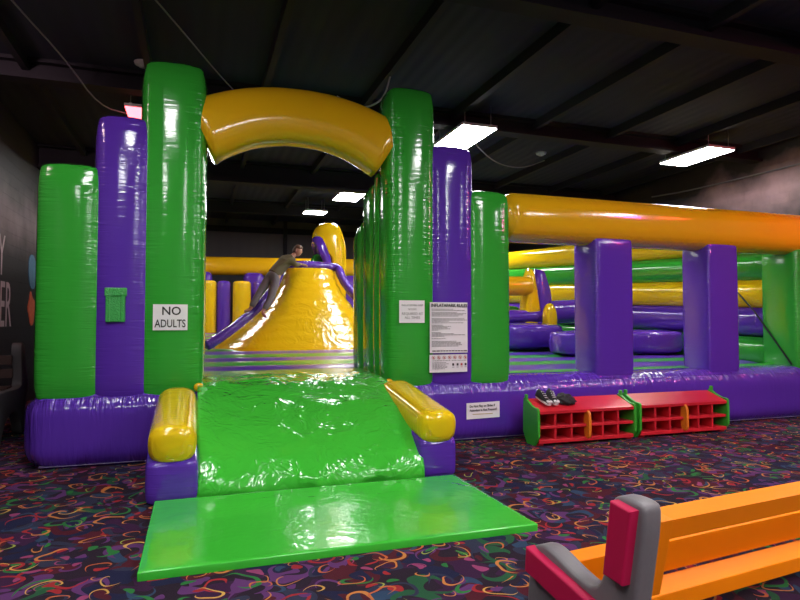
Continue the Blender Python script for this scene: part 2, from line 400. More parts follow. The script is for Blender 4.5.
ceiling_light(7.4, 15.2, 'added white ceiling panel light, out of view, brightening the rear right corner of the inflatable', dim=(.62, 1.2))  # added fill panel behind the right pillars, lights the rear

# colored party lamps outside the frame
def party_lamp(x, y, z, col, power, aim, label, ang=70):
    t = empty('party_lamp', (x, y, z), label, 'party lamp', 'coloured spot lamps on the ceiling')
    d = (Vector(aim)-Vector((x, y, z))).normalized(); q = d.to_track_quat('-Z', 'Y')
    bm = bmesh.new(); bmesh.ops.create_cone(bm, segments=20, radius1=.07, radius2=.09, depth=.18, cap_ends=True)
    for v in bm.verts: v.co = q.to_matrix() @ (v.co+Vector((0, 0, .10)))+Vector((x, y, z))
    obj('lamp_housing', bm, strapm, t)
    bm = wire([(x, y, z+.1), (x, y, H)], .012); obj('bracket', bm, strapm, t)
    ld = bpy.data.lights.new('lamp_bulb', 'SPOT'); ld.energy = power; ld.color = col; ld.spot_size = R(ang); ld.spot_blend = 1.0; ld.shadow_soft_size = .08
    bm = bmesh.new(); bmesh.ops.create_cone(bm, segments=20, radius1=.085, radius2=.085, depth=.01, cap_ends=True)
    for v in bm.verts: v.co = q.to_matrix() @ (v.co+Vector((0, 0, .004)))+Vector((x, y, z))
    obj('lens', bm, emit('lens_glow', col, 90), t)
    lo = bpy.data.objects.new('lamp_bulb', ld); COL.objects.link(lo); lo.parent = t; lo.rotation_euler = q.to_euler(); lo.location = d*.05
party_lamp(9.9, 3.6, 4.5, (1, .05, .03), 120, (9.6, 7.2, 2.8), 'black spot lamp throwing red light on the right end of the yellow beam', 75)
party_lamp(9.3, 2.9, 4.5, (1, .04, .35), 110, (5.6, 7.0, .6), 'black spot lamp throwing pink light on the purple base', 60)
party_lamp(-2.6, 5.6, 4.5, (1, .62, .68), 150, (-3.0, 11.0, 3.4), 'added off-frame spot lamp brightening the left wall with pink light', 70)  # added unseen spot, supplies the pink light on the left wall

# ---------------------------------------------------------------- the big inflatable
inf = empty('inflatable_playground', (3.8, 7.2, 0), 'huge green purple and yellow inflatable playground with arched entrance on patterned carpet', 'bouncy castle')
def part(name, bm, m, **k): return obj(name, bm, m, inf, **k)
def zf(y): return .78+.0385*max(0, y-7.4)
part('base_tube', puffbox(-1.62, 9.8, 6.93, 7.55, 0.0, .75, .20, .05, .05), PH)
bm = sweep(seglist((-1.5, 7.02, .025), (9.7, 7.02, .025), 30), .045, .012, 2, cap=0, seg=10); part('seam_trim', bm, piping)
part('base_tube', puffbox(-1.62, -1.0, 7.5, 18.2, 0, .75, .2, .03, .12), PY)
part('base_tube', puffbox(9.1, 9.75, 7.5, 8.2, 0, .75, .2, .02, .1), PY)
# pillars across the front: x0, x1, top, material
for (a, b_, zt, m, yb) in ((-1.55, -.99, 3.18, GV, 7.6), (-1.01, -.51, 3.74, PV, 7.55), (-.55, .03, 4.40, GV, 7.45), (2.255, 2.80, 4.46, GV, 7.45),
                           (2.79, 3.34, 3.77, PV, 7.55), (3.31, 3.87, 3.23, GV, 7.55)):
    part('pillar', puffbox(a+.005, b_-.002, 7.0, yb, .70, zt-.05, .055, .065, .05), m)
# left and right passage walls behind the entrance pillars
for (xa, xb, s) in ((2.24, 2.76, 1), (-.52, .02, -1)):
    for i, (ya, yb, zt) in enumerate(((7.40, 7.72, 3.50), (7.66, 8.26, 3.40), (8.20, 8.80, 3.05))):
        bm = puffbox(xa, xb, ya, yb, .74, zt, .12, .04, .06)
        for v in bm.verts:                                        # tops fall away to the back in a quarter round
            if v.co.z > 2.2:
                f = (v.co.z-2.2)/(zt-2.2); yy = max(0, v.co.y-7.2)/1.62
                v.co.z -= f*.75*max(0, yy-.25)**2.4*(1 if i < 2 else .75)
        part('passage_wall', bm, GV)
# arch
cx, hw = 1.14, 1.13
pth = []
for i in range(25):
    u = -1+2*i/24
    pth.append((cx+u*1.13, 7.25, 3.98-.31*abs(u)**2.2))
bm = sweep(pth, .345, .27, 2.6, up=(0, 1, 0), seg=40, cap=0, ab=lambda t: (.335+.04*abs(2*t-1)**2, .27)); part('arch', bm, YH)
# long yellow beam, window posts
part('beam', puffbox(3.84, 9.9, 6.98, 7.55, 2.63, 3.22, .20, .035, .07), YH)
for (a, b_) in ((5.25, 5.88), (7.25, 7.84)):
    part('window_post', puffbox(a, b_, 7.02, 7.53, .72, 2.68, .045, .022, .05), PV)
part('window_post', puffbox(9.05, 9.72, 7.02, 7.66, .72, 2.68, .08, .03, .05), GV)
# striped floor of baffles
def floor_mesh(x0, x1, edges, ztop=zf, roll=True):
    bm = bmesh.new(); rows = []
    ny = []
    for i, (a, b_) in enumerate(zip(edges, edges[1:])):
        for k in range(6): ny.append((a+(b_-a)*k/6, k/6, i))
    ny.append((edges[-1], 0, len(edges)-2))
    nx = 24
    for (y, u, i) in ny:
        z = ztop(y)+.035*sin(pi*u)**.8
        if roll: z -= .07*max(0, 1-(y-edges[0])/.5)**2
        rows.append([bm.verts.new((x0+(x1-x0)*k/nx, y, z)) for k in range(nx+1)])
    for r_ in range(len(rows)-1):
        for k in range(nx):
            f = bm.faces.new((rows[r_][k], rows[r_][k+1], rows[r_+1][k+1], rows[r_+1][k])); f.material_index = ny[r_][2] % 2
    low = [[bm.verts.new((v.co.x, v.co.y, v.co.z-.15)) for v in (rw_[0], rw_[-1])] for rw_ in rows]
    for r_ in range(len(rows)-1):
        bm.faces.new((rows[r_][0], low[r_][0], low[r_+1][0], rows[r_+1][0])); bm.faces.new((rows[r_][-1], low[r_][1], low[r_+1][1], rows[r_+1][-1]))
    return bm
ed = [7.15, 8.62, 9.08, 9.80, 10.33, 11.0, 11.6, 12.2, 12.8, 13.4, 14.0, 14.6, 15.2, 15.8, 16.4, 17.0, 17.6, 18.2]
part('bouncy_floor', floor_mesh(-1.1, 3.0, ed, roll=False), [FG, FP])
ed = [7.16, 7.72, 8.36, 8.80, 9.34, 9.8, 10.35, 10.9, 11.5, 12.1, 12.7, 13.3, 13.9, 14.5, 15.1, 15.7, 16.3, 16.9, 17.5, 18.2]
part('bouncy_floor', floor_mesh(3.0, 9.3, ed), [FG, FP])
# right side wall: five stacked tubes
zn = [.70, 1.26, 1.74, 2.21, 2.68, 3.19]; zr = [1.15, 1.65, 2.18, 2.66, 3.10, 3.62]
for i, m in enumerate((GY, PY, YY, GY, YY)):
    a = Vector((9.30, 7.60, (zn[i]+zn[i+1])/2)); b_ = Vector((8.20, 18.1, (zr[i]+zr[i+1])/2))
    part('side_tube', sweep(seglist(a, b_, 30), .26, .262, 2.4, seg=32, cap=.1), m)
for p in ([(8.99, 8.35, 2.28), (8.99, 8.05, 2.0), (9.0, 7.75, 1.68), (9.01, 7.1, .82)],):
    part('black_strap', wire(p, .014), strapm)
# left side wall
for i, m in enumerate((GY, PY, GY, YY)):
    zc = 1.0+.5*i
    part('side_tube', sweep(seglist((-1.28, 7.55, zc), (-1.28, 18.1, zc+.35), 24), .26, .265, 2.4, seg=28, cap=.1), m)
# rear wall: yellow tube on purple posts
part('beam', sweep(seglist((-1.4, 18.75, 3.15), (8.3, 18.2, 3.25), 30), .27, .275, 2.3, seg=32, cap=.1), YH)
for i, x in enumerate((.12, 1.6, 3.1, 4.6, 6.1, 7.6)):
    bm = puffbox(x-.28, x+.28, 18.25, 18.75, .6, 2.95, .12, .03, .1); part('rear_post', bm, PV)
part('base_tube', puffbox(-1.5, 8.6, 18.1, 18.9, 0, 1.2, .2, .03, .12), PH)
# small things on it: cloth patch, corner tabs
bm = bmesh.new(); box(bm, -.905, -.715, 6.905, 6.95, 1.50, 1.845, .008); box(bm, -.915, -.70, 6.89, 6.925, 1.77, 1.86, .01); box(bm, -.90, -.86, 6.895, 6.92, 1.50, 1.80, .006); box(bm, -.76, -.72, 6.895, 6.92, 1.50, 1.80, .006)
part('cloth_patch', bm, crumple('green_patch', (.03, .36, .06), 20, .01, 40, .004, .4), smooth=False)
for (x, z) in ((.03, .79), (2.20, .77)):
    bm = bmesh.new(); bmesh.ops.create_uvsphere(bm, u_segments=16, v_segments=8, radius=.055)
    for v in bm.verts: v.co = Vector((v.co.x, v.co.y*.5, v.co.z*.9))+Vector((x, 6.92, z))
    part('corner_tab', bm, YV)

# ---------------------------------------------------------------- entrance ramp
ramp = empty('entrance_ramp', (1.0, 6.1, 0), 'green slack vinyl entrance ramp with yellow side bolsters in front of the arch', 'ramp')
prof = chaikin([(7.55, .855), (7.2, .85), (6.92, .825), (6.25, .66), (5.83, .48), (5.54, .33), (5.40, .18), (5.36, .06), (5.38, .005)], 3, False)
from mathutils import noise
bm = bmesh.new(); rows = []; nx = 70
L = len(prof)
for (y, z) in prof:
    rw_ = []
    for k in range(nx+1):
        u = k/nx; x = .015+u*(2.045+.11*min(1, max(0, (y-5.3)/1.7)))
        n_ = noise.noise(Vector((x*3.5, y*3.5, z*5)))*.028+noise.noise(Vector((x*9, y*9, z*9+5)))*.012
        edge = min(1, min(u, 1-u)*12)
        sg = -.05*sin(pi*u)*sin(pi*min(1, max(0, (y-5.3)/1.6)))
        fr = .03*sin(x*7+1)*max(0, 1-abs(z-.15)/.2)
        rw_.append(bm.verts.new((x, y+n_*.6*edge-fr*edge, max(.004, z+(n_+sg)*edge))))
    rows.append(rw_)
for r_ in range(L-1):
    for k in range(nx): bm.faces.new((rows[r_][k], rows[r_][k+1], rows[r_+1][k+1], rows[r_+1][k]))
low0 = [bm.verts.new((rw_[0].co.x, rw_[0].co.y, 0)) for rw_ in rows]; low1 = [bm.verts.new((rw_[-1].co.x, rw_[-1].co.y, 0)) for rw_ in rows]
for r_ in range(L-1):
    bm.faces.new((rows[r_][0], rows[r_+1][0], low0[r_+1], low0[r_])); bm.faces.new((rows[r_][-1], rows[r_+1][-1], low1[r_+1], low1[r_]))
obj('slope', bm, GC, ramp)
for (xa, xb, sg) in ((-.38, .02, -1), (2.04, 2.42, 1)):
    bm = puffbox(xa, xb, 5.43 if sg > 0 else 5.34, 6.95, 0, .40, .05, .02, .04)
    for v in bm.verts:
        if v.co.z > .15: v.co.z += (v.co.z-.15)/.25*((v.co.y-5.3)*.20-.06)
    obj('side_block', bm, PV, ramp)
    xc = (xa+xb)/2
    pts = seglist((xc, 5.37 if sg > 0 else 5.30, .475), (xc, 6.80, .665), 16)
    bm = sweep(pts, .195, .168, 2.7, seg=36, cap=.10); obj('bolster', bm, YY, ramp)

# landing mat
bm = bmesh.new(); nxm, nym = 60, 40; T_ = []
for j in range(nym+1):
    r_ = []
    for i in range(nxm+1):
        u, v_ = i/nxm, j/nym; x = -.31+u*2.65; y = 3.82+v_*1.49
        e = min(1, min(u, 1-u)*40, min(v_, 1-v_)*26)
        z = .052+.006*noise.noise(Vector((x*2.2, y*2.2, 3)))*e
        r_.append(bm.verts.new((x, y, z)))
    T_.append(r_)
for j in range(nym):
    for i in range(nxm): bm.faces.new((T_[j][i], T_[j][i+1], T_[j+1][i+1], T_[j+1][i]))
rim = T_[0][:]+[T_[j][-1] for j in range(1, nym+1)]+T_[-1][-2::-1]+[T_[j][0] for j in range(nym-1, 0, -1)]
lo = [bm.verts.new((v.co.x, v.co.y, 0.001)) for v in rim]
for i in range(len(rim)):
    k = (i+1) % len(rim); bm.faces.new((rim[i], rim[k], lo[k], lo[i]))
mat_o = obj('landing_mat', bm, GM); tag(mat_o, 'flat bright green landing mat on the carpet in front of the ramp', 'mat')
mo = mat_o.modifiers.new('b', 'BEVEL'); mo.width = .008; mo.segments = 2; mo.limit_method = 'ANGLE'; mo.angle_limit = R(50)

# ---------------------------------------------------------------- climbing mound
md = empty('climbing_mound', (2.3, 13, zf(12)), 'tall glossy yellow inflatable climbing mound with purple edge seen through the arch', 'climbing mound')
ZB, ZT = .93, 2.62
def hwid(t): return .60+1.50*(1-t)**1.85
def yfr(t): return 11.4+1.2*t**.9
bm = bmesh.new(); rows = []; NS = 96
for j in range(41):
    t = j/40
    if j < 37: tt = t/.9; z = ZB+(ZT-ZB)*tt; s = 1
    else: a_ = (j-36)/4*pi/2; tt = 1; z = ZT+.05*sin(a_); s = cos(a_)*.3+.7 if j < 40 else .55
    tt = min(1, tt); w_ = hwid(tt); yf = yfr(tt); yb = 15.6-1.0*tt; yc, hd = (yf+yb)/2, (yb-yf)/2
    r_ = []
    for k in range(NS):
        th = 2*pi*k/NS; e = 3.6
        cxx = abs(cos(th))**(2/e)*(1 if cos(th) >= 0 else -1); cyy = abs(sin(th))**(2/e)*(1 if sin(th) >= 0 else -1)
        rip = .007*sin(z*38+sin(cxx*5)*1.5)+.02*noise.noise(Vector((cxx*3, z*4, cyy*3)))
        r_.append(bm.verts.new((2.28+(w_+rip)*s*cxx, yc+(hd+rip)*s*cyy, z-(.05 if j == 0 else 0))))
    rows.append(r_)
for A, B in zip(rows, rows[1:]):
    for k in range(NS): bm.faces.new((A[k], A[(k+1) % NS], B[(k+1) % NS], B[k]))
bm.faces.new(rows[-1])
obj('mound_body', bm, YC, md)
pth = []
for j in range(0, 19):
    t = j/18; pth.append((2.28-hwid(t)-.02, yfr(t)+.22, ZB+.12+(ZT-ZB)*t))
for j in range(1, 8): pth.append((2.28-.6+1.2*j/7, 12.84, ZT+.07+.03*sin(j/7*pi)))
for j in range(17, -1, -1):
    t = j/18; pth.append((2.28+hwid(t)+.02, yfr(t)+.22, ZB+.12+(ZT-ZB)*t))
pth = [tuple(p) for p in pth]
bm = sweep(pth, .095, .11, 2, up=(0, -1, 0), seg=18, cap=.05); 
for v in bm.verts: v.co += Vector((0, 0, .02))*noise.noise(v.co*9)
obj('edge_tube', bm, PK, md)

# arch obstacle behind the mound
ao = empty('arch_obstacle', (2.95, 13.6, zf(15.6)), 'bent yellow and purple inflatable arch standing behind the top of the mound', 'inflatable obstacle')
def puffpoly(pts, y0, y1, bulge, m, name, parent, n=2, axis='y'):
    pts = chaikin(pts, n); bm = bmesh.new(); c = Vector(pts[0])*0
    for p in pts: c += Vector(p)
    c /= len(pts); rings = []
    lay = bm.verts.layers.float.new('pk')
    for (s, y) in ((0.0, 0), (.5, 0), (.85, .05), (.96, .2), (1, .5), (.96, .8), (.85, .95), (.5, 1), (0, 1)):
        yy = y0+(y1-y0)*y
        if s < .9: yy += (-1 if y < .5 else 1)*bulge*(1-s**2)
        def mk(p):
            q = c+(Vector(p)-c)*s
            return (q.x, yy, q.y) if axis == 'y' else (yy, q.x, q.y)
        if s == 0: v = bm.verts.new(mk(tuple(c))); rings.append([v])
        else: rings.append([bm.verts.new(mk(p)) for p in pts])
        for v in rings[-1]: v[lay] = .3
    nn = len(pts)
    for A, B in zip(rings, rings[1:]):
        for k in range(nn):
            k2 = (k+1) % nn
            if len(A) == 1: bm.faces.new((A[0], B[k], B[k2]))
            elif len(B) == 1: bm.faces.new((A[k], A[k2], B[0]))
            else: bm.faces.new((A[k], A[k2], B[k2], B[k]))
    return obj(name, bm, m, parent)
puffpoly([(2.48, 3.30), (2.50, 3.60), (2.68, 3.78), (3.05, 3.80), (3.20, 3.45), (3.26, 3.1), (3.24, 1.1), (2.92, 1.1), (2.90, 2.80), (2.70, 3.36)], 13.3, 13.9, .07, YV, 'arch_body', ao, 1)
puffpoly([(2.46, 3.28), (2.46, 3.42), (2.62, 3.50), (2.74, 3.30), (2.92, 2.8), (2.92, 1.1), (2.76, 1.1), (2.74, 2.8), (2.60, 3.25), (2.56, 3.25)], 13.22, 13.75, .03, PV, 'inner_lining', ao, 1)
puffpoly([(2.45, 1.1), (2.45, 2.9), (2.55, 3.1), (2.76, 3.02), (2.80, 1.1)], 13.42, 13.9, .05, GV, 'green_wedge', ao, 1)
# short pillars at the rear left
for i, (a, b_, m, cn) in enumerate(((.10, .52, YV, 'yellow'), (.53, .90, PV, 'purple'), (.95, 1.46, YV, 'yellow'), (1.52, 1.92, PV, 'purple'), (2.0, 2.4, YV, 'yellow'))):
    x = (a+b_)/2
    where = ('nearest the left green pillar', 'standing between two yellow ones', 'standing between two purple ones', 'partly behind the climber', 'hidden mostly by the mound')[i]
    bm = sweep(seglist((x, 17.6, 1.14), (x, 17.6, 2.66), 14), (b_-a)/2, (b_-a)/2, 2.2, up=(0, 1, 0), seg=28, cap=.09)
    o = obj('punch_pillar', bm, m); tag(o, 'short %s inflatable pillar at the rear, %s' % (cn, where), 'inflatable pillar', 'short pillars at the rear')
# round purple cushions
def cushion(x, y, r_, h, label):
    z0 = zf(y)-.0; pr = [(0, 0.0), (r_*.8, 0.0)]
    for k in range(13):
        a_ = -pi/2+pi*k/12; pr.append((r_*.84+r_*.16*abs(cos(a_))**.7, h/2+h*.44*math.copysign(abs(sin(a_))**.75, sin(a_))+(h*.06 if k else 0)*0))
    pr += [(r_*.6, h*.97), (r_*.3, h*1.0), (0, h*.99)]
    bm = lathe(pr, (x, y, z0+.03), 56); lay = bm.verts.layers.float.get('pk')
    for v in bm.verts:
        zz = v.co.z-z0; v[lay] = math.exp(-abs(zz-h*.9)/.08)
        v.co.z += .008*noise.noise(v.co*7)
    o = obj('round_cushion', bm, PC); tag(o, label, 'inflatable cushion', 'round purple cushions on the bouncy floor')
cushion(6.35, 11.2, .98, .52, 'large round purple cushion at the left of the first window, furthest back')
cushion(6.85, 9.50, .66, .45, 'round purple cushion beside the first window post')
cushion(8.40, 9.65, .66, .45, 'round purple cushion seen through the middle window')
# slab obstacle in window one
so = empty('slab_obstacle', (6.9, 11.5, zf(12.6)), 'leaning purple slab obstacle with yellow side panel and yellow roller in first window', 'inflatable obstacle')
puffpoly([(7.30, 2.74), (7.72, 2.70), (7.90, 1.0), (7.58, 1.0)], 12.0, 12.3, .04, PV, 'slab', so, 1)
puffpoly([(7.22, 2.76), (7.34, 2.72), (7.60, 1.0), (7.0, 1.0), (7.14, 2.2)], 11.98, 12.36, .03, YV, 'side_panel', so, 1)
obj('roller', sweep(seglist((5.6, 12.25, 2.32), (7.28, 12.1, 2.32), 12), .22, .22, 2, seg=28, cap=.08), YH, so)
ro = empty('tube_obstacle', (6.6, 11.6, zf(12.2)), 'low purple tube obstacle with a yellow round end standing behind the cushions', 'inflatable obstacle')
obj('tube', sweep(seglist((6.0, 12.25, 1.62), (7.48, 12.05, 1.62), 12), .18, .155, 2, seg=24, cap=.05), PH, ro)
obj('green_pad', puffbox(6.3, 7.2, 12.42, 12.8, 1.0, 1.86, .1, .02, .1), GV, ro)
obj('tube', sweep(seglist((7.65, 11.95, 1.72), (8.45, 11.85, 1.76), 12), .25, .27, 2, seg=24, cap=.05), PH, ro)
puffpoly([(7.46+.26*cos(a)*.55, 1.55+.38*sin(a)) for a in [i*pi/8 for i in range(16)]], 11.5, 11.75, .03, YV, 'end_disc', ro, 1)
obj('foot', puffbox(7.36, 7.56, 11.5, 12.2, .93, 1.5, .05, .02, .08), PV, ro)

# ---------------------------------------------------------------- signs
def text_bm(s, size, x, z, y, mat_, parent, name='lettering', bold=.0, sx=1., align='CENTER', tilt=0., wall=None):
    cu = bpy.data.curves.new('t', 'FONT'); cu.body = s; cu.size = size; cu.align_x = align; cu.align_y = 'CENTER'; cu.extrude = .001; cu.offset = bold; cu.resolution_u = 3
    tmp = bpy.data.objects.new('t', cu); COL.objects.link(tmp); bpy.context.view_layer.update()
    me = bpy.data.meshes.new_from_object(tmp.evaluated_get(bpy.context.evaluated_depsgraph_get()))
    bpy.data.objects.remove(tmp)
    for v in me.vertices:
        a, b_, c_ = v.co.x*sx, v.co.y, v.co.z
        if wall: v.co = (x+c_, y+a, z+b_)
        else: v.co = (x+a*cos(tilt)-b_*sin(tilt), y-c_, z+a*sin(tilt)+b_*cos(tilt))
    return link(name, me, mat_, parent, False)
def sheet(x0, x1, z0, z1, y, curve=.010, tilt=0):
    bm = bmesh.new(); n_ = 10; A = []
    for k in range(n_+1):
        u = k/n_; yy = y+curve*(2*u-1)**2
        A.append([bm.verts.new((x0+(x1-x0)*u, yy+d, zz+tilt*(u-.5))) for (zz, d) in ((z0, 0), (z1, 0), (z1, .003), (z0, .003))])
    for a, b_ in zip(A, A[1:]):
        for k in range(4): bm.faces.new((a[k], a[(k+1) % 4], b_[(k+1) % 4], b_[k]))
    bm.faces.new(A[0]); bm.faces.new(A[-1][::-1]); return bm
def line(x0, x1, z, y, h, m, parent, name='small_print'):
    bm = bmesh.new(); box(bm, x0, x1, y-.001, y, z-h/2, z+h/2); return obj(name, bm, m, parent, False)
YS = 6.915
t = empty('paper_sign', (-.27, YS, 1.41), 'white NO ADULTS paper sign taped to the left tall green pillar', 'sign')
obj('paper', sheet(-.445, -.095, 1.412, 1.69, YS), paper, t, False)
text_bm('NO', .125, -.26, 1.615, YS-.003, ink, t, bold=.002); text_bm('ADULTS', .118, -.27, 1.48, YS-.003, ink, t, bold=.0015, sx=.72)
t = empty('paper_sign', (2.5, YS, 1.49), 'small white paper sign with grey lines taped to the right green pillar', 'sign')
obj('paper', sheet(2.335, 2.665, 1.49, 1.765, YS), paper, t, False)
for s, z, sz in (('INFLATAPARK GRIP', 1.705, .032), ('SOCKS', 1.655, .034), ('REQUIRED AT', 1.60, .044), ('ALL TIMES', 1.552, .044)):
    text_bm(s, sz, 2.50, z, YS-.003, greyink, t)
t = empty('rules_banner', (2.99, YS, .88), 'tall white INFLATAPARK RULES poster on the right purple pillar', 'sign')
obj('upper_sheet', sheet(2.735, 3.245, 1.115, 1.745, YS-.002, .012), paper, t, False)
obj('lower_sheet', sheet(2.73, 3.24, .875, 1.095, YS-.002, .012), paper, t, False)
text_bm('INFLATAPARK RULES', .056, 2.99, 1.705, YS-.006, ink, t, 'heading', .0015, .93)
rows_ = [(1.66, .30), (1.645, .44), (1.62, .34), (1.605, .46), (1.59, .42), (1.575, .36), (1.54, .45), (1.525, .47), (1.51, .22), (1.49, .43), (1.46, .14), (1.445, .25), (1.43, .22), (1.415, .24), (1.40, .1), (1.37, .12), (1.355, .3), (1.34, .45), (1.325, .16), (1.295, .18), (1.26, .34), (1.245, .40), (1.23, .38), (1.215, .42), (1.20, .36)]
bm = bmesh.new()
for z, l in rows_:
    x = 2.755
    while x < 2.755+l-.01:
        wl = random.uniform(.012, .045); box(bm, x, min(x+wl, 2.76+l), YS-.006, YS-.005, z-.0035, z+.0035); x += wl+.007
obj('small_print', bm, greyink, t, False)['kind'] = 'stuff'
bm = bmesh.new(); x = 2.76
while x < 3.2: wl = random.uniform(.02, .05); box(bm, x, x+wl, YS-.006, YS-.005, 1.135, 1.147); x += wl+.01
obj('bottom_line', bm, ink, t, False)
for i in range(7):
    x = 2.775+i*.072; bm = bmesh.new()
    for k in range(20):
        a, b_ = 2*pi*k/20, 2*pi*(k+1)/20
        q = [bm.verts.new((x+r_*cos(an), YS-.006, 1.058+r_*sin(an))) for r_, an in ((.022, a), (.022, b_), (.018, b_), (.018, a))]; bm.faces.new(q)
    bmesh.ops.solidify(bm, geom=bm.faces[:], thickness=.001)
    box(bm, x-.018, x+.018, YS-.007, YS-.006, 1.056, 1.060, rot=Matrix.Rotation(R(45), 3, 'Y'))
    box(bm, x-.006, x+.006, YS-.0065, YS-.0055, 1.046, 1.068)
    obj('warning_symbol', bm, redink, t, False)
bm = bmesh.new()
for z, x0_, x1_ in ((1.02, 2.76, 2.98), (1.02, 3.02, 3.22), (.995, 2.76, 2.95), (.98, 2.76, 2.96), (.965, 2.76, 2.93), (.95, 2.76, 2.95), (.935, 2.76, 2.92), (.92, 2.76, 2.93)):
    x = x0_
    while x < x1_: wl = random.uniform(.012, .04); box(bm, x, x+wl, YS-.006, YS-.005, z-.003, z+.003); x += wl+.007
obj('small_print', bm, greyink, t, False)['kind'] = 'stuff'
for i, x in enumerate((3.04, 3.10, 3.155, 3.21)):
    bm = bmesh.new(); box(bm, x-.012, x+.012, YS-.006, YS-.005, .955, .985, .002); box(bm, x-.014, x+.014, YS-.006, YS-.005, .935, .940); obj('warning_symbol', bm, ink if i in (0, 1, 3) else redink, t, False)
t = empty('paper_sign', (3.43, 6.862, .29), 'white printed paper sign taped low on the purple base beside the ramp', 'sign')
obj('paper', sheet(3.20, 3.66, .29, .49, 6.862, .002, .01), paper, t, False)
text_bm('Do Not Play on Slides if', .040, 3.415, .445, 6.859, ink, t, bold=.001, sx=.9, tilt=.02)
text_bm('Attendant is Not Present!!', .040, 3.43, .395, 6.859, ink, t, bold=.001, sx=.88, tilt=.02)
bm = bmesh.new(); box(bm, 3.28, 3.56, 6.858, 6.859, .341, .350)
obj('small_print', bm, oliveink, t, False)

# ---------------------------------------------------------------- shoe cubbies
redp = plain('red_plastic', (.60, .018, .030), .35, noise=.05); grnp = plain('green_plastic', (.045, .40, .03), .4, noise=.08); orgp = plain('orange_plastic', (.80, .22, .015), .4)
def cubby(x0, x1, y, label):
    t = empty('shoe_cubby', ((x0+x1)/2, y+.16, 0), label, 'shoe shelf', 'red shoe cubbies against the purple base')
    yb = y+.32; th = .035
    for x, s in ((x0, 1), (x1-th, -1)):
        bm = bmesh.new()
        poly(bm, chaikin([(y-.02, 0), (y-.025, .43), (y, .46), (y+.1, .46), (yb-.03, .56), (yb, .54), (yb, 0)], 1), 'x', x, x+th, .006); sp_o = obj('side_panel', bm, grnp, t, False)
        bm = bmesh.new(); box(bm, x+.004, x+th-.004, yb-.08, yb-.03, .53, .60, .008); obj('lug', bm, grnp, sp_o, False)
    a, b_ = x0+th, x1-th
    bm = bmesh.new(); poly(bm, [(y-.01, .385), (y-.015, .42), (y+.02, .435), (yb, .535), (yb, .50), (y+.02, .40)], 'x', a, b_, .005); obj('top', bm, redp, t, False)
    for z0, z1 in ((.03, .075), (.205, .24)):
        bm = bmesh.new(); box(bm, a, b_, y, yb, z0, z1, .005); obj('shelf', bm, redp, t, False)
    bm = bmesh.new(); box(bm, a, b_, yb-.02, yb, .03, .50); obj('back_panel', bm, redp, t, False)
    for k in range(1, 6):
        x = a+(b_-a)*k/6
        if k == 3:
            bm = bmesh.new(); poly(bm, chaikin([(y-.05, .06), (y-.06, .2), (y-.05, .40), (y+.06, .42), (y+.06, .05)], 2), 'x', x-.02, x+.02, .01); obj('center_fin', bm, orgp, t, False)
        bm = bmesh.new(); box(bm, x-.014, x+.014, y+.005, yb, .07, .40, .004); obj('divider', bm, redp, t, False)
    for x in (a+.04, b_-.04):
        bm = bmesh.new(); box(bm, x-.04, x+.04, y+.04, yb-.02, 0, .035); obj('foot', bm, redp, t, False)
cubby(3.89, 5.34, 6.36, 'red twelve hole shoe cubby with green ends, left one with sneakers on top')
cubby(5.42, 6.92, 6.40, 'red twelve hole shoe cubby with green ends, right one with empty top')
# sneakers
blk = plain('black_canvas', (.012, .012, .014), .7); wht = plain('white_rubber', (.75, .72, .74), .5)
def shoe(x, y, z, rz, label, sole=wht):
    t = empty('sneaker', (x, y, z), label, 'shoe', 'sneakers on the left cubby', rz)
    t.rotation_euler.x = math.atan(.333)
    out = chaikin([(-.04, -.13), (.04, -.13), (.045, -.03), (.036, .06), (.03, .13), (-.03, .13), (-.036, .05), (-.045, -.03)], 2)
    bm = bmesh.new(); poly(bm, out, 'z', 0, .034, .006); obj('sole', bm, sole, t, world=False)
    bm = bmesh.new(); rings = []
    for i in range(12):
        u = i/11; yy = -.125+.25*u; hh = .028+.035+.055*max(0, min(1, (u-.3)/.35)); wd = .036+.008*sin(pi*(1-u)) if u > .05 else .028
        rings.append([bm.verts.new((wd*cos(a)*(1 if sin(a) < .5 else .8), yy, .026+(hh-.026)*max(0, sin(a))**.8)) for a in [pi*k/12 for k in range(13)]])
    for A, B in zip(rings, rings[1:]):
        for k in range(12): bm.faces.new((A[k], A[k+1], B[k+1], B[k]))
    bm.faces.new(rings[0]); bm.faces.new(rings[-1][::-1]); up_o = obj('upper', bm, blk, t, world=False)
    bm = bmesh.new()
    for k in range(4): box(bm, -.024, .024, -.045+k*.028, -.037+k*.028, .068+k*.013, .076+k*.013, .002)
    bm2 = bmesh.new(); box(bm2, -.034, .034, -.134, -.085, .03, .062, .012); obj('toe_cap', bm2, wht, t, True, False)
    obj('laces', bm, wht, up_o, False, False)
rt = Matrix.Rotation
def on_top(y): return .44+(y-6.36)*.333
shoe(4.08, 6.52, .516, R(8), 'black sneaker with white toe at the far left of the pair on the cubby')
shoe(4.21, 6.52, .516, R(-6), 'black sneaker with white toe beside the crumpled black cloth on the cubby')
bm = bmesh.new(); bmesh.ops.create_uvsphere(bm, u_segments=36, v_segments=20, radius=1)
for v in bm.verts:
    n_ = noise.noise(v.co*2.4)*.35+noise.noise(v.co*6)*.12; v.co *= (1+n_)
    v.co = Vector((v.co.x*.12, v.co.y*.10, max(-.5, v.co.z)*.06)); v.co += Vector((4.41, 6.52, .525+v.co.y*.33))
o = obj('cloth_pile', bm, blk); tag(o, 'crumpled black cloth lying on the left red cubby beside the sneakers', 'cloth')

